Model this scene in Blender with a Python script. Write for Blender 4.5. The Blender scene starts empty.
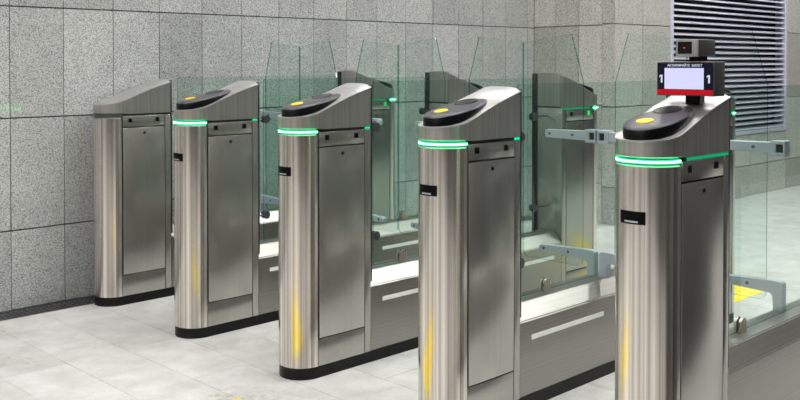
import bpy, bmesh, math, random
from mathutils import Vector, Matrix
random.seed(7)
PI = math.pi
scene = bpy.context.scene
COL = scene.collection

# ------------------------------------------------------------------ camera
YAW, PITCH, FPX, PY = 0.7926, 0.018, 942.58, 79.93
cam_data = bpy.data.cameras.new('camera')
cam = bpy.data.objects.new('camera', cam_data)
COL.objects.link(cam)
cam_data.sensor_width = 36.0
cam_data.lens = 36.0 * FPX / 800.0
cam_data.shift_y = -(200.0 - PY) / 800.0
cam_data.clip_start = 0.05
cam.location = (0, 0, 1.3337)
cam.rotation_euler = (PI / 2 - PITCH, 0, YAW - PI / 2)
scene.camera = cam

# ------------------------------------------------------------------ world, exposure
world = bpy.data.worlds.new('world')
scene.world = world
world.use_nodes = True
bg = world.node_tree.nodes['Background']
bg.inputs['Color'].default_value = (0.75, 0.8, 0.85, 1)
bg.inputs['Strength'].default_value = 0.10
scene.view_settings.view_transform = 'Standard'
scene.view_settings.look = 'None'
scene.view_settings.gamma = 1.0
scene.view_settings.exposure = 0.0
scene.view_settings.use_curve_mapping = False
scene.cycles.transparent_max_bounces = 40
LAMP_STRENGTH = 33.0
LED_STRENGTH = 28.0
GLOW_STRENGTH = 1.0

# ------------------------------------------------------------------ materials
def s2l(c):
    return tuple(((v / 12.92) if v <= 0.04045 else ((v + 0.055) / 1.055) ** 2.4) for v in c)

def rgb(r, g, b):
    return s2l((r / 255.0, g / 255.0, b / 255.0)) + (1.0,)

def new_mat(name):
    m = bpy.data.materials.new(name)
    m.use_nodes = True
    nt = m.node_tree
    return m, nt, nt.nodes['Principled BSDF']

def plain(name, col, rough=0.5, metal=0.0, spec=0.5, coat=0.0):
    m, nt, b = new_mat(name)
    b.inputs['Roughness'].default_value = rough
    b.inputs['Metallic'].default_value = metal
    b.inputs['Specular IOR Level'].default_value = spec
    b.inputs['Coat Weight'].default_value = coat
    n = nt.nodes.new('ShaderNodeTexNoise')
    n.inputs['Scale'].default_value = 60
    tc = nt.nodes.new('ShaderNodeTexCoord')
    nt.links.new(tc.outputs['Object'], n.inputs['Vector'])
    mx = nt.nodes.new('ShaderNodeMix'); mx.data_type = 'RGBA'
    mx.inputs['A'].default_value = col
    mx.inputs['B'].default_value = tuple(c * 0.86 for c in col[:3]) + (1,)
    nt.links.new(n.outputs['Fac'], mx.inputs['Factor'])
    nt.links.new(mx.outputs['Result'], b.inputs['Base Color'])
    return m

def emit(name, col, strength):
    m, nt, b = new_mat(name)
    b.inputs['Base Color'].default_value = tuple(c * 0.05 for c in col[:3]) + (1,)
    b.inputs['Specular IOR Level'].default_value = 0.2
    b.inputs['Emission Color'].default_value = col
    b.inputs['Emission Strength'].default_value = strength
    b.inputs['Roughness'].default_value = 0.4
    return m

def steel(name, lo, hi, rough=(0.22, 0.42), freq=90.0, axis='z', bump=0.12):
    """brushed stainless steel, grain running along one axis"""
    m, nt, b = new_mat(name)
    L = nt.links.new
    tc = nt.nodes.new('ShaderNodeTexCoord')
    mp = nt.nodes.new('ShaderNodeMapping')
    sc = [freq, freq, freq]
    sc['xyz'.index(axis)] = 0.03
    mp.inputs['Scale'].default_value = sc
    L(tc.outputs['Object'], mp.inputs['Vector'])
    n1 = nt.nodes.new('ShaderNodeTexNoise')
    n1.inputs['Scale'].default_value = 1.0
    n1.inputs['Detail'].default_value = 5.0
    n1.inputs['Roughness'].default_value = 0.65
    L(mp.outputs['Vector'], n1.inputs['Vector'])
    n2 = nt.nodes.new('ShaderNodeTexNoise')
    n2.inputs['Scale'].default_value = 9.0
    n2.inputs['Detail'].default_value = 3.0
    L(tc.outputs['Object'], n2.inputs['Vector'])
    cr = nt.nodes.new('ShaderNodeValToRGB')
    cr.color_ramp.elements[0].position = 0.32
    cr.color_ramp.elements[0].color = lo
    cr.color_ramp.elements[1].position = 0.68
    cr.color_ramp.elements[1].color = hi
    L(n1.outputs['Fac'], cr.inputs['Fac'])
    L(cr.outputs['Color'], b.inputs['Base Color'])
    mr = nt.nodes.new('ShaderNodeMapRange')
    mr.inputs['To Min'].default_value = rough[0]
    mr.inputs['To Max'].default_value = rough[1]
    ad = nt.nodes.new('ShaderNodeMath'); ad.operation = 'ADD'
    hf = nt.nodes.new('ShaderNodeMath'); hf.operation = 'MULTIPLY'; hf.inputs[1].default_value = 0.5
    L(n1.outputs['Fac'], ad.inputs[0]); L(n2.outputs['Fac'], ad.inputs[1])
    L(ad.outputs[0], hf.inputs[0]); L(hf.outputs[0], mr.inputs['Value'])
    L(mr.outputs['Result'], b.inputs['Roughness'])
    bp = nt.nodes.new('ShaderNodeBump')
    bp.inputs['Strength'].default_value = bump
    bp.inputs['Distance'].default_value = 0.002
    L(n1.outputs['Fac'], bp.inputs['Height'])
    L(bp.outputs['Normal'], b.inputs['Normal'])
    b.inputs['Metallic'].default_value = 0.88
    return m

def granite(name, light, dark, mid, rough=0.35, scale=170.0, streak=0.0):
    m, nt, b = new_mat(name)
    L = nt.links.new
    tc = nt.nodes.new('ShaderNodeTexCoord')
    oi = nt.nodes.new('ShaderNodeObjectInfo')
    ofs = nt.nodes.new('ShaderNodeVectorMath'); ofs.operation = 'MULTIPLY_ADD'
    cmb = nt.nodes.new('ShaderNodeCombineXYZ')
    for i in range(3): L(oi.outputs['Random'], cmb.inputs[i])
    L(cmb.outputs['Vector'], ofs.inputs[0]); ofs.inputs[1].default_value = (37, 53, 71)
    L(tc.outputs['Object'], ofs.inputs[2])
    v = nt.nodes.new('ShaderNodeTexVoronoi'); v.inputs['Scale'].default_value = scale
    L(ofs.outputs['Vector'], v.inputs['Vector'])
    sep = nt.nodes.new('ShaderNodeSeparateColor')
    L(v.outputs['Color'], sep.inputs['Color'])
    cr = nt.nodes.new('ShaderNodeValToRGB')
    e = cr.color_ramp.elements
    e[0].position = 0.10; e[0].color = dark
    e[1].position = 0.30; e[1].color = mid
    e2 = e.new(0.62); e2.color = light
    e3 = e.new(0.95); e3.color = tuple(min(1, c * 1.18) for c in light[:3]) + (1,)
    L(sep.outputs['Red'], cr.inputs['Fac'])
    # broad tone differences from panel to panel plus soft clouding
    n = nt.nodes.new('ShaderNodeTexNoise'); n.inputs['Scale'].default_value = 5.0; n.inputs['Detail'].default_value = 4.0
    if streak:
        mp = nt.nodes.new('ShaderNodeMapping'); mp.inputs['Scale'].default_value = (6, 6, 0.5)
        L(ofs.outputs['Vector'], mp.inputs['Vector']); L(mp.outputs['Vector'], n.inputs['Vector'])
    else:
        L(ofs.outputs['Vector'], n.inputs['Vector'])
    mr = nt.nodes.new('ShaderNodeMapRange')
    mr.inputs['To Min'].default_value = 0.84; mr.inputs['To Max'].default_value = 1.12
    L(n.outputs['Fac'], mr.inputs['Value'])
    mr2 = nt.nodes.new('ShaderNodeMapRange')
    mr2.inputs['To Min'].default_value = 0.84 - streak * 0.6; mr2.inputs['To Max'].default_value = 1.08 + streak * 0.6
    L(oi.outputs['Random'], mr2.inputs['Value'])
    mu = nt.nodes.new('ShaderNodeMath'); mu.operation = 'MULTIPLY'
    L(mr.outputs['Result'], mu.inputs[0]); L(mr2.outputs['Result'], mu.inputs[1])
    vm = nt.nodes.new('ShaderNodeVectorMath'); vm.operation = 'SCALE'
    L(cr.outputs['Color'], vm.inputs[0]); L(mu.outputs[0], vm.inputs['Scale'])
    L(vm.outputs['Vector'], b.inputs['Base Color'])
    b.inputs['Roughness'].default_value = rough
    return m

def floor_stone(name):
    m, nt, b = new_mat(name)
    L = nt.links.new
    geo = nt.nodes.new('ShaderNodeNewGeometry')
    oi = nt.nodes.new('ShaderNodeObjectInfo')
    def noise(scale, detail, rough=0.5):
        n = nt.nodes.new('ShaderNodeTexNoise')
        n.inputs['Scale'].default_value = scale
        n.inputs['Detail'].default_value = detail
        n.inputs['Roughness'].default_value = rough
        L(geo.outputs['Position'], n.inputs['Vector'])
        return n
    fine, cloud, stain, break_ = noise(120, 3), noise(7, 6, 0.6), noise(1.5, 7, 0.62), noise(28, 6, 0.7)
    cr = nt.nodes.new('ShaderNodeValToRGB')
    e = cr.color_ramp.elements
    e[0].position = 0.3; e[0].color = rgb(176, 174, 171)
    e[1].position = 0.72; e[1].color = rgb(204, 203, 202)
    L(cloud.outputs['Fac'], cr.inputs['Fac'])
    # fine grain
    mr = nt.nodes.new('ShaderNodeMapRange'); mr.inputs['To Min'].default_value = 0.88; mr.inputs['To Max'].default_value = 1.1
    L(fine.outputs['Fac'], mr.inputs['Value'])
    mr2 = nt.nodes.new('ShaderNodeMapRange'); mr2.inputs['To Min'].default_value = 0.95; mr2.inputs['To Max'].default_value = 1.03
    L(oi.outputs['Random'], mr2.inputs['Value'])
    mu = nt.nodes.new('ShaderNodeMath'); mu.operation = 'MULTIPLY'
    L(mr.outputs['Result'], mu.inputs[0]); L(mr2.outputs['Result'], mu.inputs[1])
    vm = nt.nodes.new('ShaderNodeVectorMath'); vm.operation = 'SCALE'
    L(cr.outputs['Color'], vm.inputs[0]); L(mu.outputs[0], vm.inputs['Scale'])
    # trodden-in dirt
    sr = nt.nodes.new('ShaderNodeMapRange'); sr.inputs['From Min'].default_value = 0.53; sr.inputs['From Max'].default_value = 0.70
    L(stain.outputs['Fac'], sr.inputs['Value'])
    br = nt.nodes.new('ShaderNodeMapRange'); br.inputs['From Min'].default_value = 0.40; br.inputs['From Max'].default_value = 0.66
    L(break_.outputs['Fac'], br.inputs['Value'])
    sm = nt.nodes.new('ShaderNodeMath'); sm.operation = 'MULTIPLY'
    L(sr.outputs['Result'], sm.inputs[0]); L(br.outputs['Result'], sm.inputs[1])
    mx = nt.nodes.new('ShaderNodeMix'); mx.data_type = 'RGBA'
    mx.inputs['B'].default_value = rgb(124, 115, 100)
    L(sm.outputs[0], mx.inputs['Factor']); L(vm.outputs['Vector'], mx.inputs['A'])
    L(mx.outputs['Result'], b.inputs['Base Color'])
    b.inputs['Roughness'].default_value = 0.42
    return m

def glass_mat(name, tint, ior=1.5):
    m, nt, b = new_mat(name)
    nt.nodes.remove(b)
    out = nt.nodes['Material Output']
    tr = nt.nodes.new('ShaderNodeBsdfTransparent'); tr.inputs['Color'].default_value = tint
    gl = nt.nodes.new('ShaderNodeBsdfGlossy'); gl.inputs['Roughness'].default_value = 0.02
    fr = nt.nodes.new('ShaderNodeFresnel'); fr.inputs['IOR'].default_value = ior
    nz = nt.nodes.new('ShaderNodeTexNoise'); nz.inputs['Scale'].default_value = 3.0
    tc = nt.nodes.new('ShaderNodeTexCoord')
    nt.links.new(tc.outputs['Object'], nz.inputs['Vector'])
    bp = nt.nodes.new('ShaderNodeBump'); bp.inputs['Strength'].default_value = 0.02
    nt.links.new(nz.outputs['Fac'], bp.inputs['Height'])
    nt.links.new(bp.outputs['Normal'], gl.inputs['Normal'])
    mx = nt.nodes.new('ShaderNodeMixShader')
    # reflect on entering only, so that a pane reflects once per side without total internal reflection
    ge = nt.nodes.new('ShaderNodeNewGeometry')
    inv = nt.nodes.new('ShaderNodeMath'); inv.operation = 'SUBTRACT'; inv.inputs[0].default_value = 1.0
    nt.links.new(ge.outputs['Backfacing'], inv.inputs[1])
    mu = nt.nodes.new('ShaderNodeMath'); mu.operation = 'MULTIPLY'
    nt.links.new(fr.outputs['Fac'], mu.inputs[0]); nt.links.new(inv.outputs[0], mu.inputs[1])
    nt.links.new(mu.outputs[0], mx.inputs['Fac'])
    nt.links.new(tr.outputs['BSDF'], mx.inputs[1])
    nt.links.new(gl.outputs['BSDF'], mx.inputs[2])
    nt.links.new(mx.outputs['Shader'], out.inputs['Surface'])
    return m

M = {}
M['column'] = steel('brushed_column_steel', rgb(138, 130, 122), rgb(255, 250, 243), (0.13, 0.26), 44, 'z', 0.32)
M['panel'] = steel('brushed_panel_steel', rgb(166, 164, 159), rgb(178, 175, 170), (0.20, 0.30), 70, 'z', 0.0)
M['hood'] = steel('brushed_hood_steel', rgb(158, 155, 150), rgb(190, 187, 182), (0.30, 0.36), 60, 'z', 0.0)
M['module'] = steel('brushed_module_steel', rgb(146, 143, 138), rgb(164, 161, 156), (0.24, 0.36), 140, 'x', 0.03)
M['top'] = steel('satin_top_steel', rgb(176, 175, 174), rgb(196, 195, 195), (0.36, 0.48), 90, 'x', 0.03)
M['groove'] = steel('groove_steel', rgb(112, 112, 110), rgb(128, 128, 126), (0.5, 0.6), 60, 'z', 0.02)
M['core'] = plain('dark_gap_black', rgb(28, 28, 28), 0.6)
M['plinth'] = plain('black_plinth_plastic', rgb(7, 7, 8), 0.3, 0, 0.25)
M['black'] = plain('black_plastic', rgb(6, 6, 7), 0.4, 0, 0.08)
M['reader'] = plain('reader_black_top_sheen', rgb(62, 62, 68), 0.38)  # black plastic, greyed so the sheen on top sits in its colour
M['reader_side'] = plain('reader_gloss_black', rgb(5, 5, 6), 0.3, 0, 0.2)
M['reader_win'] = plain('reader_window_black', rgb(12, 12, 16), 0.25, 0, 0.3)
M['yellow'] = plain('yellow_sticker', rgb(240, 205, 20), 0.5)
M['tactile'] = plain('yellow_tactile_paint', rgb(245, 214, 10), 0.5)
M['arm'] = plain('grey_blue_painted_aluminium', rgb(166, 174, 182), 0.38, 0.25)
M['bolt'] = plain('bolt_steel', rgb(90, 94, 98), 0.35, 0.8)
M['clamp'] = steel('clamp_steel', rgb(150, 142, 132), rgb(200, 194, 184), (0.2, 0.35), 60, 'z', 0.03)
M['rubber'] = plain('black_rubber', rgb(18, 19, 19), 0.6)
M['trim'] = plain('dark_green_grey_trim', rgb(40, 50, 46), 0.3, 0.5)
M['strip'] = plain('white_reflective_strip', rgb(236, 236, 234), 0.4)
M['glass'] = glass_mat('green_tinted_safety_glass', (0.88, 0.95, 0.923, 1))
M['glass_flap'] = glass_mat('flap_safety_glass', (0.945, 0.98, 0.967, 1))
M['glass_edge'] = glass_mat('glass_edge_green', (0.40, 0.66, 0.56, 1))
M['led_on'] = emit('green_led_core', (0.10, 1.0, 0.36, 1), LED_STRENGTH)
M['led_glow'] = emit('green_led_diffuser', (0.0, 0.9, 0.34, 1), GLOW_STRENGTH)
M['led_seam'] = emit('green_seam_light', (0.0, 0.9, 0.34, 1), 0.38)
M['led_off'] = plain('unlit_led_diffuser', rgb(60, 66, 62), 0.4)
M['led_sign'] = emit('green_sign', (0.02, 0.9, 0.2, 1), 0.8)
M['granite'] = granite('speckled_grey_granite', rgb(172, 173, 171), rgb(102, 104, 103), rgb(148, 150, 148), 0.07, 300)
M['granite2'] = granite('streaked_grey_granite', rgb(182, 182, 175), rgb(116, 118, 113), rgb(162, 163, 156), 0.3, 220, 0.06)
M['joint'] = plain('dark_wall_joint', rgb(26, 27, 27), 0.8)
M['floor'] = floor_stone('worn_pale_floor_stone')
M['floor_joint'] = plain('floor_joint_grout', rgb(172, 169, 163), 0.8)
M['grate'] = plain('dark_drain_steel', rgb(120, 120, 122), 0.4, 0.7)
M['drain'] = plain('drain_channel_black', rgb(10, 10, 10), 0.9)
M['slat'] = plain('lavender_grey_slat_paint', rgb(186, 188, 204), 0.35)
M['void'] = plain('dark_duct', rgb(8, 8, 12), 0.9)
M['ceiling'] = plain('ceiling_plaster', rgb(200, 200, 198), 0.8)
M['dark_wall'] = plain('dark_hall_wall', rgb(34, 33, 34), 0.6)
M['hall_wall'] = plain('hall_wall_stone', rgb(150, 146, 140), 0.5)
M['lamp_body'] = plain('lamp_housing_white', rgb(220, 220, 220), 0.5)
M['lamp'] = emit('lamp_diffuser', (1.0, 0.985, 0.965, 1), LAMP_STRENGTH)
M['navy'] = emit('screen_navy', rgb(9, 10, 38), 0.7)
M['screen_white'] = emit('screen_white', rgb(214, 214, 255), 1.0)
M['screen_text'] = emit('screen_text_white', rgb(215, 220, 245), 0.9)
M['screen_red'] = emit('screen_red', rgb(190, 6, 24), 0.9)
M['housing'] = plain('screen_housing_dark_grey', rgb(50, 52, 50), 0.45)
M['bezel'] = plain('light_grey_bezel', rgb(170, 168, 166), 0.4)
M['scanner'] = plain('scanner_grey', rgb(126, 126, 122), 0.45)
M['red_led'] = emit('scanner_red', (0.8, 0.06, 0.03, 1), 0.7)
M['wall_spot'] = plain('wall_backing', rgb(120, 121, 118), 0.8)

# ------------------------------------------------------------------ mesh helpers
def finish(name, bm, mats, smooth=None):
    bmesh.ops.recalc_face_normals(bm, faces=bm.faces)
    me = bpy.data.meshes.new(name)
    bm.to_mesh(me); bm.free()
    for m in (mats if isinstance(mats, (list, tuple)) else [mats]):
        me.materials.append(M[m])
    if smooth is not None:
        me.shade_smooth()
        me.set_sharp_from_angle(angle=math.radians(smooth))
    return me

def box(bm, x0, x1, y0, y1, z0, z1, bev=0.0):
    v = [bm.verts.new((x, y, z)) for x in (x0, x1) for y in (y0, y1) for z in (z0, z1)]
    fs = [(0, 1, 3, 2), (4, 6, 7, 5), (0, 4, 5, 1), (2, 3, 7, 6), (0, 2, 6, 4), (1, 5, 7, 3)]
    faces = [bm.faces.new([v[i] for i in f]) for f in fs]
    if bev:
        es = list({e for f in faces for e in f.edges})
        bmesh.ops.bevel(bm, geom=es, offset=bev, segments=2, affect='EDGES', profile=0.5)

def box_mesh(name, mat, x0, x1, y0, y1, z0, z1, bev=0.0):
    bm = bmesh.new(); box(bm, x0, x1, y0, y1, z0, z1, bev)
    return finish(name, bm, mat, 35 if bev else None)

def prism(bm, pts2, axis, a0, a1, mat_side=0, mat_cap=0):
    """extrude a 2D outline along an axis"""
    def P(p, a):
        return {'x': (a, p[0], p[1]), 'y': (p[0], a, p[1]), 'z': (p[0], p[1], a)}[axis]
    A = [bm.verts.new(P(p, a0)) for p in pts2]
    B = [bm.verts.new(P(p, a1)) for p in pts2]
    n = len(pts2)
    for i in range(n):
        f = bm.faces.new((A[i], A[(i + 1) % n], B[(i + 1) % n], B[i])); f.material_index = mat_side
    f = bm.faces.new(A); f.material_index = mat_cap
    f = bm.faces.new(B); f.material_index = mat_cap

def cyl_pts(cx, cy, r, n=20, a0=0.0, a1=2 * PI):
    return [(cx + r * math.cos(a0 + (a1 - a0) * i / n), cy + r * math.sin(a0 + (a1 - a0) * i / n)) for i in range(n)]

def obj(name, me, parent=None, loc=None, rz=0.0, label=None):
    o = bpy.data.objects.new(name, me)
    COL.objects.link(o)
    if parent is not None: o.parent = parent
    if loc is not None: o.location = loc
    if rz: o.rotation_euler = (0, 0, rz)
    if label: o['label'] = label
    return o

def thing(name, loc, label, cat, group=None):
    o = bpy.data.objects.new(name, None)
    o.empty_display_size = 0.1
    COL.objects.link(o); o.location = loc
    o['label'] = label; o['category'] = cat
    if group: o['group'] = group
    return o

def tag(o, label, cat, group=None):
    o['label'] = label; o['category'] = cat
    if group: o['group'] = group
    return o

def struct(o):
    o['kind'] = 'structure'
    return o

# ------------------------------------------------------------------ layout numbers
R = 0.101                 # half width of a gate
XM = 3.56                 # middle of the gates along their length
XC = -1.027               # centre of the front half round, from the middle
XB = -0.720               # inner end of a cabinet
YG = [4.848, 4.008, 3.168, 2.330, 1.494]
WALL_Y, STEP_X, WALL2_Y = 5.07, 6.65, 4.25
J = [0.43, 1.037, 1.639, 2.24, 2.84]

# ------------------------------------------------------------------ setting: floor
floor = struct(obj('floor', box_mesh('floor', 'floor_joint', -8, 18, -8, 5.3, -0.12, -0.012)))
SX, SY = 0.285, 0.57
slab = box_mesh('floor_slab', 'floor', 0, SX - 0.0020, 0, SY - 0.0020, -0.03, 0.0)
big = bmesh.new()

def in_view(x, y):
    fx, fy = math.cos(YAW), math.sin(YAW)
    d = x * fx + y * fy; l = x * fy - y * fx
    if d < 0.5: return False
    px = 400 + FPX * l / d; py = 63 + FPX * 1.3337 / d
    return -60 < px < 860 and py < 455
cand = []
for i in range(-28, 56):
    for j in range(-13, 12):
        xa = 2.44 + i * SX
        ya = 4.29 + (j - 8) * SY + (SY / 2 if i % 2 else 0) - SY
        if ya + SY > WALL_Y - 0.17: 
            hi = WALL_Y - 0.172
        else:
            hi = ya + SY - 0.0020
        if hi - ya < 0.02: continue
        cx, cy = xa + SX / 2, ya + SY / 2
        full = hi == ya + SY - 0.0020
        if in_view(cx, cy):
            cand.append((math.hypot(cx, cy), xa, ya, hi, full))
        else:
            box(big, xa, xa + SX - 0.0020, ya, hi, -0.03, 0.0)
cand.sort()
for n, (d, xa, ya, hi, full) in enumerate(cand):
    if n < 290:
        me = slab if full else box_mesh('floor_slab', 'floor', 0, SX - 0.0020, 0, hi - ya, -0.03, 0.0)
        obj('floor_slab', me, floor, (xa, ya, 0))
    else:
        box(big, xa, xa + SX - 0.0020, ya, hi, -0.03, 0.0)
far = obj('distant_floor_slabs', finish('distant_floor_slabs', big, 'floor'), floor)
far['kind'] = 'stuff'

# ------------------------------------------------------------------ setting: walls
def wall_panels(parent, axis, plane, u_edges, z_edges, mat, thick=0.02, gap=0.0045, sign=-1):
    cache = {}
    for i in range(len(u_edges) - 1):
        for k in range(len(z_edges) - 1):
            w = u_edges[i + 1] - u_edges[i] - gap; h = z_edges[k + 1] - z_edges[k] - gap * 1.6
            key = (round(w, 4), round(h, 4))
            if key not in cache:
                if axis == 'x':
                    cache[key] = box_mesh('granite_panel', mat, 0, w, 0, thick, 0, h)
                else:
                    cache[key] = box_mesh('granite_panel', mat, 0, thick, 0, w, 0, h)
            d = random.uniform(-0.0012, 0.0012)
            loc = (u_edges[i] + gap / 2, plane + d, z_edges[k] + gap * 0.8) if axis == 'x' else (plane + d, u_edges[i] + gap / 2, z_edges[k] + gap * 0.8)
            obj('granite_panel', cache[key], parent, loc)

TX0 = 2.059
wl = struct(obj('wall_left', box_mesh('wall_left', 'joint', -8, STEP_X + 0.25, WALL_Y + 0.02, WALL_Y + 0.25, 0, 4.2)))
xe = [TX0 + 0.3 * i for i in range(-4, 16)]
xe = [x for x in xe if x < STEP_X - 0.02] + [STEP_X]
wall_panels(wl, 'x', WALL_Y, xe, [0.0] + J, 'granite')
bm = bmesh.new(); box(bm, -8, xe[0] - 0.002, WALL_Y, WALL_Y + 0.02, 0, 2.84); box(bm, -8, STEP_X, WALL_Y, WALL_Y + 0.02, 2.843, 4.2)
obj('upper_cladding', finish('upper_cladding', bm, 'granite'), wl)

ws = struct(obj('wall_step', box_mesh('wall_step', 'joint', STEP_X + 0.02, STEP_X + 0.25, WALL2_Y + 0.25, WALL_Y + 0.02, 0, 4.2)))
wall_panels(ws, 'y', STEP_X, [WALL2_Y + 0.121, 4.60, 4.84, WALL_Y], [0.0, 0.33, 0.985, 1.647, 2.3, 2.92], 'granite2')

LX0, LX1, LZ0, LZ1 = 7.53, 9.95, 0.62, 3.0
w2 = struct(obj('wall_back', box_mesh('wall_back', 'joint', STEP_X + 0.02, 18, WALL2_Y + 0.12, WALL2_Y + 0.3, 0, 4.2)))
zrows = [0.0, 0.31, 0.972, 1.655, 2.34, 3.0]
wall_panels(w2, 'x', WALL2_Y, [STEP_X, 7.08, LX0], zrows, 'granite2', 0.12)
wall_panels(w2, 'x', WALL2_Y, [LX1, 10.6, 11.25, 11.9, 12.55, 13.2], zrows, 'granite2', 0.12)
wall_panels(w2, 'x', WALL2_Y, [LX0, 8.3, 9.1, LX1], [0.0, 0.31, LZ0], 'granite2', 0.12)
bm = bmesh.new(); box(bm, STEP_X, 18, WALL2_Y, WALL2_Y + 0.12, 3.003, 4.2); box(bm, 13.203, 18, WALL2_Y, WALL2_Y + 0.12, 0, 3.0)
obj('upper_cladding', finish('upper_cladding', bm, 'granite2'), w2)

struct(obj('wall_far', box_mesh('wall_far', 'dark_wall', 18, 18.2, -8, 4.6, 0, 4.2)))
struct(obj('wall_right', box_mesh('wall_right', 'dark_wall', -8, 18.2, -1.9, -1.7, 0, 4.2)))
struct(obj('added_dark_partition', box_mesh('added_dark_partition', 'dark_wall', 2.45, 4.7, 0.66, 0.75, 0, 1.05, 0.02)))  # added unseen slab that gives the nearest gate its dark side reflection
struct(obj('wall_behind', box_mesh('wall_behind', 'hall_wall', -8.2, -8, -8.2, 5.3, 0, 4.2)))
struct(obj('ceiling', box_mesh('ceiling', 'ceiling', -8.2, 18.2, -8.2, 5.4, 4.2, 4.3)))

# ------------------------------------------------------------------ ceiling lamps of the hall (above the frame)
lamp_body = box_mesh('lamp_housing', 'lamp_body', -0.17, 0.17, -1.2, 1.2, 0.0, 0.08, 0.004)
lamp_diff = box_mesh('diffuser', 'lamp', -0.15, 0.15, -1.18, 1.18, -0.015, -0.001)
lamp_spots = [(x, y) for x in (-5.0, -2.2, 0.6, 3.4, 6.2, 9.0) for y in (3.3, 0.5)][:-3] + [(6.2, 3.3), (5.2, 0.5), (6.6, 0.5), (8.2, 0.5), (9.0, 3.3), (12.0, 3.3)]  # short row beyond the gates added to brighten the sloping module tops
for n, (x, y) in enumerate(lamp_spots):
    t = thing('ceiling_lamp', (x, y, 4.12), 'long white linear lamp on the hall ceiling', 'lamp', 'linear ceiling lamps of the hall')
    obj('lamp_housing', lamp_body, t); obj('diffuser', lamp_diff, t)

# ------------------------------------------------------------------ louvred grille in the wall
lv = thing('louvre_grille', (LX0, WALL2_Y, LZ0), 'tall lavender-grey louvred ventilation grille set in the back wall', 'grille')
GW, GH = LX1 - LX0, LZ1 - LZ0
FWD = 0.05
for a in ((0, FWD, 0, GH), (GW - FWD, GW, 0, GH)):
    obj('frame_bar', box_mesh('frame_bar', 'slat', a[0] + 0.002, a[1] - 0.002, -0.012, 0.10, a[2] + 0.002, a[3] - 0.002, 0.003), lv)
for a in ((FWD, GW - FWD, 0, 0.04), (FWD, GW - FWD, GH - 0.04, GH)):
    obj('frame_bar', box_mesh('frame_bar', 'slat', a[0], a[1], -0.012, 0.10, a[2] + 0.002, a[3] - 0.002, 0.003), lv)
obj('duct_back', box_mesh('duct_back', 'void', FWD, GW - FWD, 0.102, 0.115, 0.04, GH - 0.04), lv)
bm = bmesh.new()
prism(bm, [(0.0, 0.0), (0.004, -0.002), (0.048, 0.022), (0.048, 0.027), (0.0, 0.012), (-0.004, 0.004)], 'x', 0, GW - 2 * FWD)
bmesh.ops.transform(bm, matrix=Matrix.Identity(4), verts=bm.verts)
slat_me = finish('slat', bm, 'slat')
PITCH_S = 0.054
ns = int((GH - 0.09) / PITCH_S)
for i in range(ns):
    obj('slat', slat_me, lv, (FWD, 0.0, 0.045 + i * PITCH_S))

# ------------------------------------------------------------------ drain along the wall foot
dr = thing('floor_drain', (3.2, WALL_Y - 0.086, 0), 'dark narrow drain grating along the foot of the speckled granite wall', 'drain')
DW = 0.084
obj('channel', box_mesh('channel', 'drain', -4.2, 3.4, -DW, DW, -0.0115, -0.009), dr)
for s in (-1, 1):
    obj('frame_rail', box_mesh('frame_rail', 'grate', -4.2, 3.4, s * (DW - 0.006) - 0.005, s * (DW - 0.006) + 0.005, -0.009, 0.0), dr)
for k in range(3):
    y = -0.045 + 0.04 * k
    obj('grate_bar', box_mesh('grate_bar', 'grate', -4.2, 3.4, y - 0.004, y + 0.004, -0.009, -0.001), dr)
bm = bmesh.new()
for k in range(int(7.5 / 0.03)):
    x = -4.19 + 0.03 * k
    box(bm, x, x + 0.006, -DW + 0.012, DW - 0.012, -0.0085, -0.0035)
cb = obj('cross_bars', finish('cross_bars', bm, 'grate'), dr); cb['kind'] = 'stuff'

# ------------------------------------------------------------------ yellow marks on the floor
def tactile(x0, x1, y0, y1, label):
    t = thing('tactile_plate', ((x0 + x1) / 2, (y0 + y1) / 2, 0), label, 'floor mark')
    w, h = (x1 - x0) / 2, (y1 - y0) / 2
    obj('plate', box_mesh('plate', 'tactile', -w, w, -h, h, 0, 0.003, 0.001), t)
    bm = bmesh.new()
    for a in range(int(2 * w / 0.06)):
        for c in range(int(2 * h / 0.06)):
            cx, cy = -w + 0.03 + a * 0.06, -h + 0.03 + c * 0.06
            lo = [bm.verts.new((p[0], p[1], 0.003)) for p in cyl_pts(cx, cy, 0.015, 8)]
            hi = [bm.verts.new((p[0], p[1], 0.007)) for p in cyl_pts(cx, cy, 0.010, 8)]
            for i in range(8): bm.faces.new((lo[i], lo[(i + 1) % 8], hi[(i + 1) % 8], hi[i]))
            bm.faces.new(hi)
    d = obj('raised_dots', finish('raised_dots', bm, 'tactile'), t); d['kind'] = 'stuff'
tactile(1.015, 2.155, 2.53, 3.10, 'yellow tactile plate on the floor before the gates, cut by the lower edge')
tactile(4.98, 5.46, 2.41, 3.0, 'yellow tactile plate on the floor beyond the gates, seen through the glass')

# ------------------------------------------------------------------ turnstile cabinets
PROF = [(-1.14, 1.100), (-1.08, 1.106), (-1.027, 1.117), (-0.98, 1.133), (-0.91, 1.161), (-0.85, 1.183), (-0.78, 1.205), (-0.70, 1.228)]
def zs(x):
    if x <= PROF[0][0]: return PROF[0][1]
    for (a, za), (b, zb) in zip(PROF, PROF[1:]):
        if x <= b:
            t = (x - a) / (b - a)
            return za + (zb - za) * t
    return PROF[-1][1]
def sstep(a, b, x):
    t = max(0, min(1, (x - a) / (b - a))); return t * t * (3 - 2 * t)
def ztop(x, v):
    return zs(x) + 0.016 * sstep(-0.84, -0.74, x) * (1 - abs(v) ** 4)

def d_outline(r, xb, n=28):
    pts = [(xb, -r)]
    m = 8
    for i in range(1, m): pts.append((xb + (XC - xb) * i / m, -r))
    for i in range(n + 1):
        a = -PI / 2 - PI * i / n
        pts.append((XC + r * math.cos(a), r * math.sin(a)))
    for i in range(1, m): pts.append((XC + (xb - XC) * i / m, r))
    pts.append((xb, r))
    return pts

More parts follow.
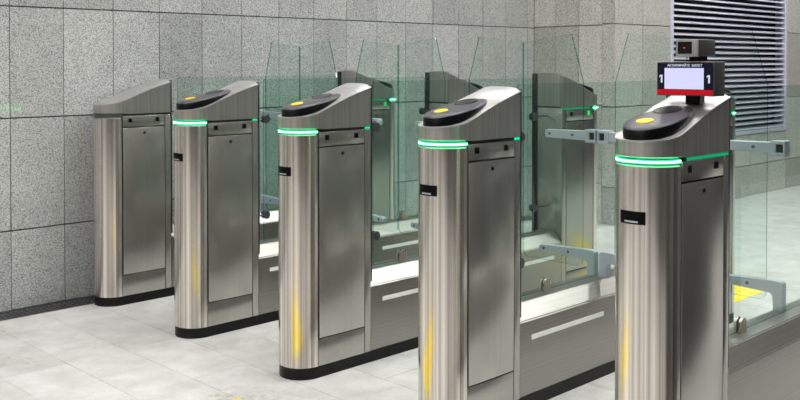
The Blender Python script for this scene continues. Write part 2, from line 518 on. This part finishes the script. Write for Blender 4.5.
def half_round(r, z0, z1, xb):
    pts = [(XC + r * math.cos(-PI / 2 - PI * i / 36), r * math.sin(-PI / 2 - PI * i / 36)) for i in range(37)]
    return [(xb, -r)] + pts + [(xb, r)] if xb > XC else pts

ME = {}
bm = bmesh.new(); prism(bm, d_outline(R - 0.010, XB + 0.002), 'z', 0.045, 1.0585)
ME['cabinet'] = finish('cabinet_body', bm, 'core', 35)
bm = bmesh.new(); prism(bm, half_round(R, 0, 0, XC + 0.003), 'z', 0.050, 1.0285)
ME['column_shell'] = finish('column_shell', bm, 'column', 35)
# hood walls with the rising top edge
bm = bmesh.new()
pts = d_outline(R, XB)
lo = [bm.verts.new((x, y, 1.0585 if x < XC + 0.003 else 1.053)) for x, y in pts]
hi = [bm.verts.new((x, y, zs(x))) for x, y in pts]
for i in range(len(pts)):
    j = (i + 1) % len(pts)
    if i < len(pts) - 1: bm.faces.new((lo[i], lo[j], hi[j], hi[i]))
NB = 14
backs = [bm.verts.new((XB, -R + 2 * R * i / NB, ztop(XB, -1 + 2 * i / NB))) for i in range(1, NB)]
bm.faces.new([lo[0], lo[-1], hi[-1]] + backs[::-1] + [hi[0]])
bm.faces.new(lo)
ME['hood'] = finish('hood', bm, 'hood', 35)
# sloping light top plate with a small overhanging lip
bm = bmesh.new()
rt = R + 0.0025
xs = [XC - rt * math.cos(PI / 2 * i / 14) for i in range(15)] + [XC + (XB + 0.002 - XC) * i / 16 for i in range(1, 17)]
rows = []
for x in xs:
    w = math.sqrt(max(0, rt * rt - (x - XC) ** 2)) if x < XC else rt
    if w < 1e-5:
        rows.append([bm.verts.new((x, 0, ztop(x, 0) + 0.004))])
    else:
        rows.append([bm.verts.new((x, -w + 2 * w * i / 16, ztop(x, -1 + 2 * i / 16) + 0.004)) for i in range(17)])
for a, b in zip(rows, rows[1:]):
    if len(a) == 1:
        for i in range(16): bm.faces.new((a[0], b[i], b[i + 1]))
    else:
        for i in range(16): bm.faces.new((a[i], b[i], b[i + 1], a[i + 1]))
r_ = bmesh.ops.extrude_face_region(bm, geom=list(bm.faces))
bmesh.ops.translate(bm, vec=(0, 0, -0.0045), verts=[v for v in r_['geom'] if isinstance(v, bmesh.types.BMVert)])
ME['top_plate'] = finish('top_plate', bm, 'top', 40)

def band(name, mats, ro, ri, z0, z1, x_end):
    bm = bmesh.new()
    n = 40
    arc = lambda r: [(x_end, -r)] + [(XC + r * math.cos(-PI / 2 - PI * i / n), r * math.sin(-PI / 2 - PI * i / n)) for i in range(n + 1)] + [(x_end, r)]
    A, B = arc(ro), arc(ri)
    prism(bm, A + B[::-1], 'z', z0, z1)
    return finish(name, bm, mats, 35)
bm = bmesh.new()
def ring(r, z, n=40): return [bm.verts.new((XC + r * math.cos(-PI / 2 - PI * i / n), r * math.sin(-PI / 2 - PI * i / n), z)) for i in range(n + 1)]
for prof in (((R, 1.0285), (R - 0.002, 1.0305), (R - 0.008, 1.0370)), ((R - 0.008, 1.0500), (R - 0.002, 1.0565), (R, 1.0585))):
    rr = [ring(*p) for p in prof]
    for a, b in zip(rr, rr[1:]):
        for i in range(40): bm.faces.new((a[i], a[i + 1], b[i + 1], b[i]))
ME['led_halo_groove'] = finish('led_halo_groove', bm, 'groove', 30)  # chamfers added to catch the strip's light as a green halo
ME['led_core'] = band('led_core', 'led_on', R - 0.0005, R - 0.006, 1.0408, 1.0462, XC + 0.002)
ME['led_diff'] = band('led_strip', 'led_glow', R - 0.0030, R - 0.010, 1.0370, 1.0500, XC + 0.006)
ME['led_off'] = band('led_strip', 'led_off', R - 0.0040, R - 0.010, 1.0345, 1.0530, XC + 0.006)

def side_parts(s):
    """panels of one long side (s = -1 near side of a front cabinet)"""
    y0, y1 = sorted((s * (R - 0.006), s * R))
    out = {}
    out['door_panel'] = box_mesh('door_panel', 'panel', -1.016, -0.758, *sorted((s * (R - 0.006), s * (R + 0.001))), 0.168, 0.975, 0.0012)
    out['kick_panel'] = box_mesh('kick_panel', 'panel', -1.021, -0.758, y0, y1, 0.050, 0.164, 0.001)
    out['header_panel'] = box_mesh('header_panel', 'panel', -1.016, -0.758, y0, y1, 0.981, 1.041, 0.001)
    out['rear_trim'] = box_mesh('rear_trim', 'panel', -0.754, XB, y0, y1, 0.050, 1.041, 0.001)
    sq = []
    for xc in (-0.972, -0.805):
        sq.append(box_mesh('status_window', 'black', xc - 0.011, xc + 0.011, *sorted((s * (R - 0.002), s * (R + 0.0015))), 1.006, 1.028))
    out['status_window'] = sq
    sg = box_mesh('status_light', 'led_sign', -0.972 - 0.011, -0.972 + 0.011, *sorted((s * (R - 0.002), s * (R + 0.0015))), 1.004, 1.03)
    out['status_light'] = sg
    bm = bmesh.new(); prism(bm, cyl_pts(-0.886, 0.945, 0.007, 14), 'y', *sorted((s * R, s * (R + 0.003))))
    out['door_lock'] = finish('door_lock', bm, 'black')
    out['seam_end'] = box_mesh('seam_light', 'led_glow', -0.752, XB - 0.004, *sorted((s * (R - 0.004), s * (R + 0.0005))), 1.0425, 1.0515)
    out['seam_long'] = box_mesh('seam_light', 'led_seam', -0.985, XB - 0.004, *sorted((s * (R - 0.004), s * (R - 0.0005))), 1.0425, 1.0515)
    return out
SP = {-1: side_parts(-1), 1: side_parts(1)}
# ticket slot on the round front
bm = bmesh.new()
a_half = 0.042 / R
def arcp(r, a): return (XC - r * math.cos(a), r * math.sin(a))
arc_o = [arcp(R + 0.003, -a_half + 2 * a_half * i / 8) for i in range(9)]
arc_i = [arcp(R - 0.004, -a_half + 2 * a_half * i / 8) for i in range(9)]
prism(bm, arc_o + arc_i[::-1], 'z', 0.859, 0.897)
ME['slot'] = finish('ticket_slot', bm, 'black', 35)
bm = bmesh.new()
arc_o = [arcp(R + 0.0045, -0.2 + 0.42 * i / 6) for i in range(7)]
arc_i = [arcp(R + 0.002, -0.2 + 0.42 * i / 6) for i in range(7)]
prism(bm, arc_o + arc_i[::-1], 'z', 0.864, 0.869)
ME['slot_glint'] = finish('slot_glint', bm, 'arm', 35)  # thin pale bar stands in for a glint of light in the slot
# dark vertical trim on the inner end with two pane holders
ME['end_panel'] = box_mesh('end_panel', 'panel', XB, XB + 0.004, -R + 0.002, R - 0.002, 0.345, 1.050, 0.001)
ME['glass_trim'] = box_mesh('glass_trim', 'trim', XB - 0.002, XB + 0.012, -R + 0.002, -R + 0.030, 0.36, 1.235, 0.002)

# card reader: oval wedge lying on the sloping plate
RX0, RX1, RW = -1.118, -0.826, 0.082
def reader_outline(inset, n=80):
    pts = []
    cx, hl = (RX0 + RX1) / 2, (RX1 - RX0) / 2 - inset
    for i in range(n):
        a = 2 * PI * i / n
        c, s = math.cos(a), math.sin(a)
        p = 2.35
        x = cx + hl * math.copysign(abs(c) ** (2 / p), c)
        y = (RW - inset) * math.copysign(abs(s) ** (2 / p), s)
        # tucked in a little at the tail
        y *= 1.0 - 0.12 * sstep(cx, RX1, x)
        pts.append((x, y))
    return pts
def plate_z(x, y):
    w = rt if x > XC else math.sqrt(max(1e-6, rt * rt - (x - XC) ** 2))
    return ztop(x, max(-1, min(1, y / w))) + 0.004
def reader_top(x):
    t = (x - RX0) / (RX1 - RX0)
    return 1.142 + (1.199 - 1.142) * t
bm = bmesh.new()
rings = []
for ins, fn in ((0.0, lambda x, y: plate_z(x, y) - 0.001), (0.0, lambda x, y: max(reader_top(x) - 0.007, plate_z(x, y) + 0.002)),
                (0.003, lambda x, y: max(reader_top(x) - 0.002, plate_z(x, y) + 0.004)), (0.010, lambda x, y: max(reader_top(x), plate_z(x, y) + 0.005)),
                (0.030, lambda x, y: reader_top(x) + 0.003), (0.055, lambda x, y: reader_top(x) + 0.004)):
    rings.append([bm.verts.new((x, y, fn(x, y))) for x, y in reader_outline(ins)])
n = len(rings[0])
for k, (a, b) in enumerate(zip(rings, rings[1:])):
    for i in range(n):
        f = bm.faces.new((a[i], a[(i + 1) % n], b[(i + 1) % n], b[i]))
        f.material_index = 1 if k == 0 else 0
bm.faces.new(rings[-1]); bm.faces.new(rings[0])
ME['reader'] = finish('card_reader', bm, ['reader', 'reader_side'], 42)
# dark glossy window in the tail of the reader
bm = bmesh.new()
pts = []
for i in range(20):
    a = 2 * PI * i / 20
    pts.append((-0.905 + 0.050 * math.cos(a), 0.012 + 0.044 * math.sin(a)))
A = [bm.verts.new((x, y, reader_top(x) + 0.001)) for x, y in pts]
B = [bm.verts.new((x * 0.96 - 0.905 * 0.04, y * 0.96, reader_top(x) + 0.0062)) for x, y in pts]
for i in range(20): bm.faces.new((A[i], A[(i + 1) % 20], B[(i + 1) % 20], B[i]))
bm.faces.new(B); bm.faces.new(A)
ME['reader_win'] = finish('reader_window', bm, 'reader_win', 30)
def disc(name, mat, cx, cy, r, dz0, dz1, n=24):
    bm = bmesh.new()
    p = cyl_pts(cx, cy, r, n)
    A = [bm.verts.new((x, y, reader_top(x) + dz0)) for x, y in p]
    B = [bm.verts.new((x, y, reader_top(x) + dz1)) for x, y in p]
    for i in range(n): bm.faces.new((A[i], A[(i + 1) % n], B[(i + 1) % n], B[i]))
    bm.faces.new(A); bm.faces.new(B)
    return finish(name, bm, mat)
ME['dot'] = disc('yellow_dot', 'yellow', -1.050, 0.004, 0.026, 0.0, 0.0062)

# ------------------------------------------------------------------ low middle module, plinth, panes, flaps
bm = bmesh.new()
sec = [(-R + 0.001, 0.050), (-R + 0.001, 0.341), (-0.052, 0.397), (0.052, 0.397), (R - 0.001, 0.341), (R - 0.001, 0.050)]
prism(bm, sec, 'x', XB + 0.003, -XB - 0.003)
bmesh.ops.bevel(bm, geom=[e for e in bm.edges if abs(e.verts[0].co.x - e.verts[1].co.x) > 0.5], offset=0.004, segments=2, affect='EDGES')
ME['module'] = finish('low_module', bm, 'module', 25)
strips = []
for s in (-1, 1):
    for a, b in ((-0.647, -0.150), (0.150, 0.647)):
        strips.append(box_mesh('white_strip', 'strip', a, b, *sorted((s * (R - 0.004), s * (R + 0.0008))), 0.262, 0.281))
bm = bmesh.new()
r_p = R - 0.002
p1 = [(XC + r_p * math.cos(-PI / 2 - PI * i / 28), r_p * math.sin(-PI / 2 - PI * i / 28)) for i in range(29)]
p2 = [(-x, -y) for x, y in p1]
prism(bm, p1 + p2, 'z', 0.0, 0.050)
ME['plinth'] = finish('plinth', bm, 'plinth', 35)

def pane_mesh(name, mat, outline, axis, a0, a1):
    bm = bmesh.new(); prism(bm, outline, axis, a0, a1, 1, 0)
    return finish(name, bm, [mat, 'glass_edge'])
PX0, PX1 = -0.612, 0.602
ME['pane'] = pane_mesh('glass_pane', 'glass', [(PX0, 0.402), (PX1, 0.402), (PX1, 1.24), (PX1 - 0.01, 1.25), (PX0 + 0.01, 1.25), (PX0, 1.24)], 'y', -0.004, 0.004)

def clamp_mesh():
    bm = bmesh.new()
    tomb = [(-0.022, 0.396), (0.022, 0.396), (0.022, 0.428)] + [(0.022 * math.cos(PI * i / 12), 0.428 + 0.022 * math.sin(PI * i / 12)) for i in range(1, 12)] + [(-0.022, 0.428)]
    for s in (-1, 1):
        prism(bm, tomb, 'y', *sorted((s * 0.0045, s * 0.014)))
    box(bm, -0.022, 0.022, -0.0045, 0.0045, 0.3965, 0.402)
    return finish('glass_clamp', bm, 'clamp', 30)
ME['clamp'] = clamp_mesh()
def holder_mesh(xe, xw):
    """round pane holder at a pane end, on a stub from the cabinet"""
    bm = bmesh.new()
    sg = 1 if xw > xe else -1
    for s in (-1, 1):
        prism(bm, cyl_pts(xe - sg * 0.012, 0.0, 0.021, 18), 'y', *sorted((s * 0.0045, s * 0.014)))
    prism(bm, cyl_pts(0.0, 0.0, 0.006, 12), 'x', *sorted((xe + sg * 0.001, xw)))
    return finish('pane_holder', bm, 'bolt', 30)
ME['holder_f'] = holder_mesh(PX0, XB)
ME['holder_r'] = holder_mesh(PX1, -XB)

XH = -0.03      # hinge line
XF = -0.036      # plane of the flaps
def flap_outline(s, half):
    """outline in (y, z); s = side towards which the flap reaches, y measured from the gate axis"""
    rad = 0.03
    pts = [(0.082, 1.25), (0.146, 1.463), (half - 0.0005, 1.430), (half - 0.0005, 0.425 + rad)]
    pts += [(half - 0.0005 - rad + rad * math.cos(a), 0.425 + rad - rad * math.sin(a)) for a in [PI / 2 * i / 6 for i in range(1, 7)]]
    pts += [(0.082 + rad - rad * math.sin(a), 0.425 + rad - rad * math.cos(a)) for a in [PI / 2 * i / 6 for i in range(0, 7)]]
    return [(s * y, z) for y, z in pts]
FL = {}
for s in (-1, 1):
    d = {}
    d['glass'] = pane_mesh('flap', 'glass_flap', flap_outline(s, 0.4172), 'x', XF - 0.004, XF + 0.004)
    # lower arm: bar clamped over the glass, bent down to a foot on the module
    bm = bmesh.new()
    o = [(0.012, 0.397), (0.050, 0.397), (0.050, 0.452), (0.062, 0.462), (0.305, 0.470), (0.312, 0.476), (0.312, 0.490), (0.305, 0.496), (0.060, 0.507), (0.022, 0.507), (0.012, 0.498)]
    prism(bm, [(s * y, z) for y, z in o], 'x', XF - 0.017, XF + 0.017)
    bmesh.ops.bevel(bm, geom=list(bm.edges), offset=0.0015, segments=1, affect='EDGES')
    d['lower'] = finish('lower_arm', bm, 'arm', 30)
    bm = bmesh.new()
    o = [(0.050, 0.990), (0.275, 0.994), (0.282, 1.0), (0.282, 1.024), (0.275, 1.030), (0.050, 1.033)]
    prism(bm, [(s * y, z) for y, z in o], 'x', XF - 0.015, XF + 0.015)
    bmesh.ops.bevel(bm, geom=list(bm.edges), offset=0.0015, segments=1, affect='EDGES')
    d['upper'] = finish('upper_arm', bm, 'arm', 30)
    # fork shaped hinge block gripping the fixed pane
    bm = bmesh.new()
    ya, yb = sorted((s * 0.0045, s * 0.060))
    box(bm, XF - 0.022, XF + 0.022, ya, yb, 1.027, 1.040, 0.001)
    box(bm, XF - 0.022, XF + 0.022, ya, yb, 0.982, 0.995, 0.001)
    box(bm, XF - 0.022, XF + 0.022, *sorted((s * 0.040, s * 0.060)), 0.995, 1.027)
    box(bm, XF - 0.022, XF + 0.022, *sorted((s * 0.0045, s * 0.012)), 0.995, 1.027)
    d['block'] = finish('hinge_block', bm, 'arm', 30)
    d['pin'] = box_mesh('hinge_pin', 'rubber', XF - 0.014, XF + 0.014, *sorted((s * 0.013, s * 0.039)), 0.9955, 1.0265)
    def bolt(y, z):
        bm = bmesh.new()
        prism(bm, cyl_pts(s * y, z, 0.0065, 12), 'x', XF - 0.0195, XF - 0.0155)
        return finish('bolt', bm, 'bolt')
    d['bolts_l'] = [bolt(0.285, 0.483), bolt(0.150, 0.484)]
    d['bolts_u'] = [bolt(0.255, 1.012), bolt(0.130, 1.012)]
    FL[s] = d

LABELS = [
    'stainless steel turnstile standing against the granite wall, its front top bare without reader',
    'stainless steel turnstile with black reader, next to the one at the granite wall',
    'middle of the five stainless steel turnstiles, black card reader with yellow dot',
    'stainless steel turnstile with card reader between the middle one and the one bearing a screen',
    'nearest stainless steel turnstile with darkly reflecting side panel, bearing the small ticket screen',
]

def cabinet(root, name, rz, lit, reader, slot, seam_long, green_window=False, tall=1.0):
    c = obj(name, ME['cabinet'], root, rz=rz); c.scale = (1, 1, tall)
    obj('column_shell', ME['column_shell'], c)
    obj('hood', ME['hood'], c); obj('led_halo_groove', ME['led_halo_groove'], c)
    obj('top_plate', ME['top_plate'], c, label='light satin steel sloping top')
    if lit:
        obj('led_strip', ME['led_diff'], c, label='glowing green light strip')
        obj('led_core', ME['led_core'], c, label='bright green core of the light strip')
    else:
        obj('led_strip', ME['led_off'], c)
    for s in (-1, 1):
        sp = SP[s]
        for k in ('door_panel', 'kick_panel', 'header_panel', 'rear_trim', 'door_lock'):
            obj(k, sp[k], c)
        obj('status_light' if green_window else 'status_window', sp['status_light'] if green_window else sp['status_window'][0], c)
        obj('status_window', sp['status_window'][1], c)
        if lit:
            obj('seam_light', sp['seam_long'] if seam_long else sp['seam_end'], c)
    obj('glass_trim', ME['glass_trim'], c); obj('end_panel', ME['end_panel'], c)
    if slot:
        obj('ticket_slot', ME['slot'], c, label='black ticket slot'); obj('slot_glint', ME['slot_glint'], c)
    if reader:
        rd = obj('card_reader', ME['reader'], root, rz=rz, label='oval black card reader'); rd.scale = (1, 1, tall)
        obj('reader_window', ME['reader_win'], rd)
        obj('yellow_dot', ME['dot'], rd, label='round yellow sticker')
    return c

for k in range(5):
    root = thing('turnstile', (XM, YG[k], 0), LABELS[k], 'turnstile', 'row of five turnstiles')
    obj('plinth', ME['plinth'], root, label='black plinth')
    cabinet(root, 'front_cabinet', 0.0, k > 0, k > 0, k > 0, k == 4)
    cabinet(root, 'rear_cabinet', PI, True, k < 4, False, True, True, 1.032)
    md = obj('low_module', ME['module'], root)
    for st in (strips if k < 4 else strips[2:]): obj('white_strip', st, md)
    gp = obj('glass_pane', ME['pane'], root, label='green tinted fixed glass pane')
    for x in (-0.425, 0.415): obj('glass_clamp', ME['clamp'], gp, (x, 0, 0))
    for z in (0.538, 1.039):
        obj('pane_holder', ME['holder_f'], gp, (0, 0, z)); obj('pane_holder', ME['holder_r'], gp, (0, 0, z))
    for s in (-1, 1):
        if (k == 0 and s == 1) or (k == 4 and s == -1): continue
        d = FL[s]
        fl = obj('flap', d['glass'], root, label='swinging glass flap')
        obj('lower_arm', d['lower'], fl); obj('upper_arm', d['upper'], fl)
        obj('hinge_block', d['block'], fl); obj('hinge_pin', d['pin'], fl)
        for b in d['bolts_l'] + d['bolts_u']: obj('bolt', b, fl)

# ------------------------------------------------------------------ ticket screen with scanner on the nearest turnstile
def text_mesh(body, size, mat, depth=0.0004, bold=0.0):
    cu = bpy.data.curves.new('text', 'FONT')
    cu.body = body; cu.size = size; cu.align_x = 'CENTER'; cu.align_y = 'CENTER'
    cu.extrude = depth; cu.offset = bold
    o = bpy.data.objects.new('text_tmp', cu); COL.objects.link(o)
    dg = bpy.context.evaluated_depsgraph_get()
    me = bpy.data.meshes.new_from_object(o.evaluated_get(dg))
    bpy.data.objects.remove(o)
    # lay the text into the plane facing -x: text right -> -y, text up -> +z
    me.transform(Matrix(((0, 0, -1, 0), (-1, 0, 0, 0), (0, 1, 0, 0), (0, 0, 0, 1))))
    me.materials.clear(); me.materials.append(M[mat])
    return me
SXF, SYA, SYB, SZ0, SZ1 = 2.70, 1.373, 1.569, 1.231, 1.336
sc_ = thing('ticket_screen', (2.71, 1.46, 1.2225), 'small display with blue and red frame and a scanner on top of the nearest turnstile', 'screen')
ox, oy, oz = 2.71, 1.46, 1.2225
def sb(name, mat, x0, x1, y0, y1, z0, z1, bev=0.0, parent=None, label=None):
    return obj(name, box_mesh(name, mat, x0 - ox, x1 - ox, y0 - oy, y1 - oy, z0 - oz, z1 - oz, bev), parent or sc_, label=label)
hs = sb('screen_housing', 'housing', SXF, 2.768, SYA, SYB, SZ0, SZ1, 0.002)
sb('top_bezel', 'bezel', SXF - 0.002, 2.768, SYA, SYB, SZ1 + 0.0002, SZ1 + 0.003, 0, hs)
dp = sb('display', 'navy', SXF - 0.003, SXF - 0.0005, SYA + 0.004, SYB - 0.003, SZ0 + 0.003, SZ1 - 0.003, label='dark blue display')
sb('red_band', 'screen_red', SXF - 0.0042, SXF - 0.0031, SYA + 0.004, SYB - 0.003, SZ0 + 0.003, SZ0 + 0.0195, 0, dp, 'red band')
sb('code_panel', 'screen_white', SXF - 0.0042, SXF - 0.0031, SYA + 0.034, SYB - 0.029, SZ0 + 0.021, SZ1 - 0.018, 0, dp, 'pale lit panel')
t1 = text_mesh('АКТИВИРУЙТЕ  БИЛЕТ', 0.0105, 'screen_text', 0.0004, 0.0001)
obj('heading_text', t1, dp, (SXF - 0.0038 - ox, (SYA + SYB) / 2 - oy, SZ1 - 0.0105 - oz), label='white heading line')
bm = bmesh.new()
prism(bm, [(-0.0045, -0.0125), (0.001, -0.0125), (0.001, 0.0125), (-0.003, 0.0125), (-0.0045, 0.0120), (-0.0045, -0.0125)][:5], 'x', -0.0004, 0.0004)
prism(bm, [(0.0012, 0.0125), (0.0012, 0.0075), (0.0062, 0.0045), (0.0062, 0.0085)], 'x', -0.0004, 0.0004)
t2 = finish('digit', bm, 'screen_text')
for y in (SYB - 0.017, SYA + 0.018):
    obj('digit', t2, dp, (SXF - 0.0038 - ox, y - oy, SZ0 + 0.053 - oz), label='white digit one')
sb('mounting_post', 'black', 2.738, 2.766, 1.440, 1.490, 1.204, SZ0 + 0.001, 0)
sb('scanner_neck', 'black', 2.685, 2.725, 1.410, 1.450, SZ1 + 0.003, 1.355)
sn = sb('scanner', 'housing', 2.653, 2.760, 1.401, 1.472, 1.354, 1.405, 0.003)
sb('scanner_face', 'scanner', 2.645, 2.6528, 1.400, 1.473, 1.353, 1.4055, 0.002, sn, 'grey scanner face')
sb('scanner_window', 'reader_win', 2.643, 2.6449, 1.419, 1.465, 1.362, 1.399, 0, sn, 'black scanner window')
sb('scanner_light', 'red_led', 2.642, 2.6429, 1.440, 1.446, 1.378, 1.382, 0, sn, 'red scanning light')
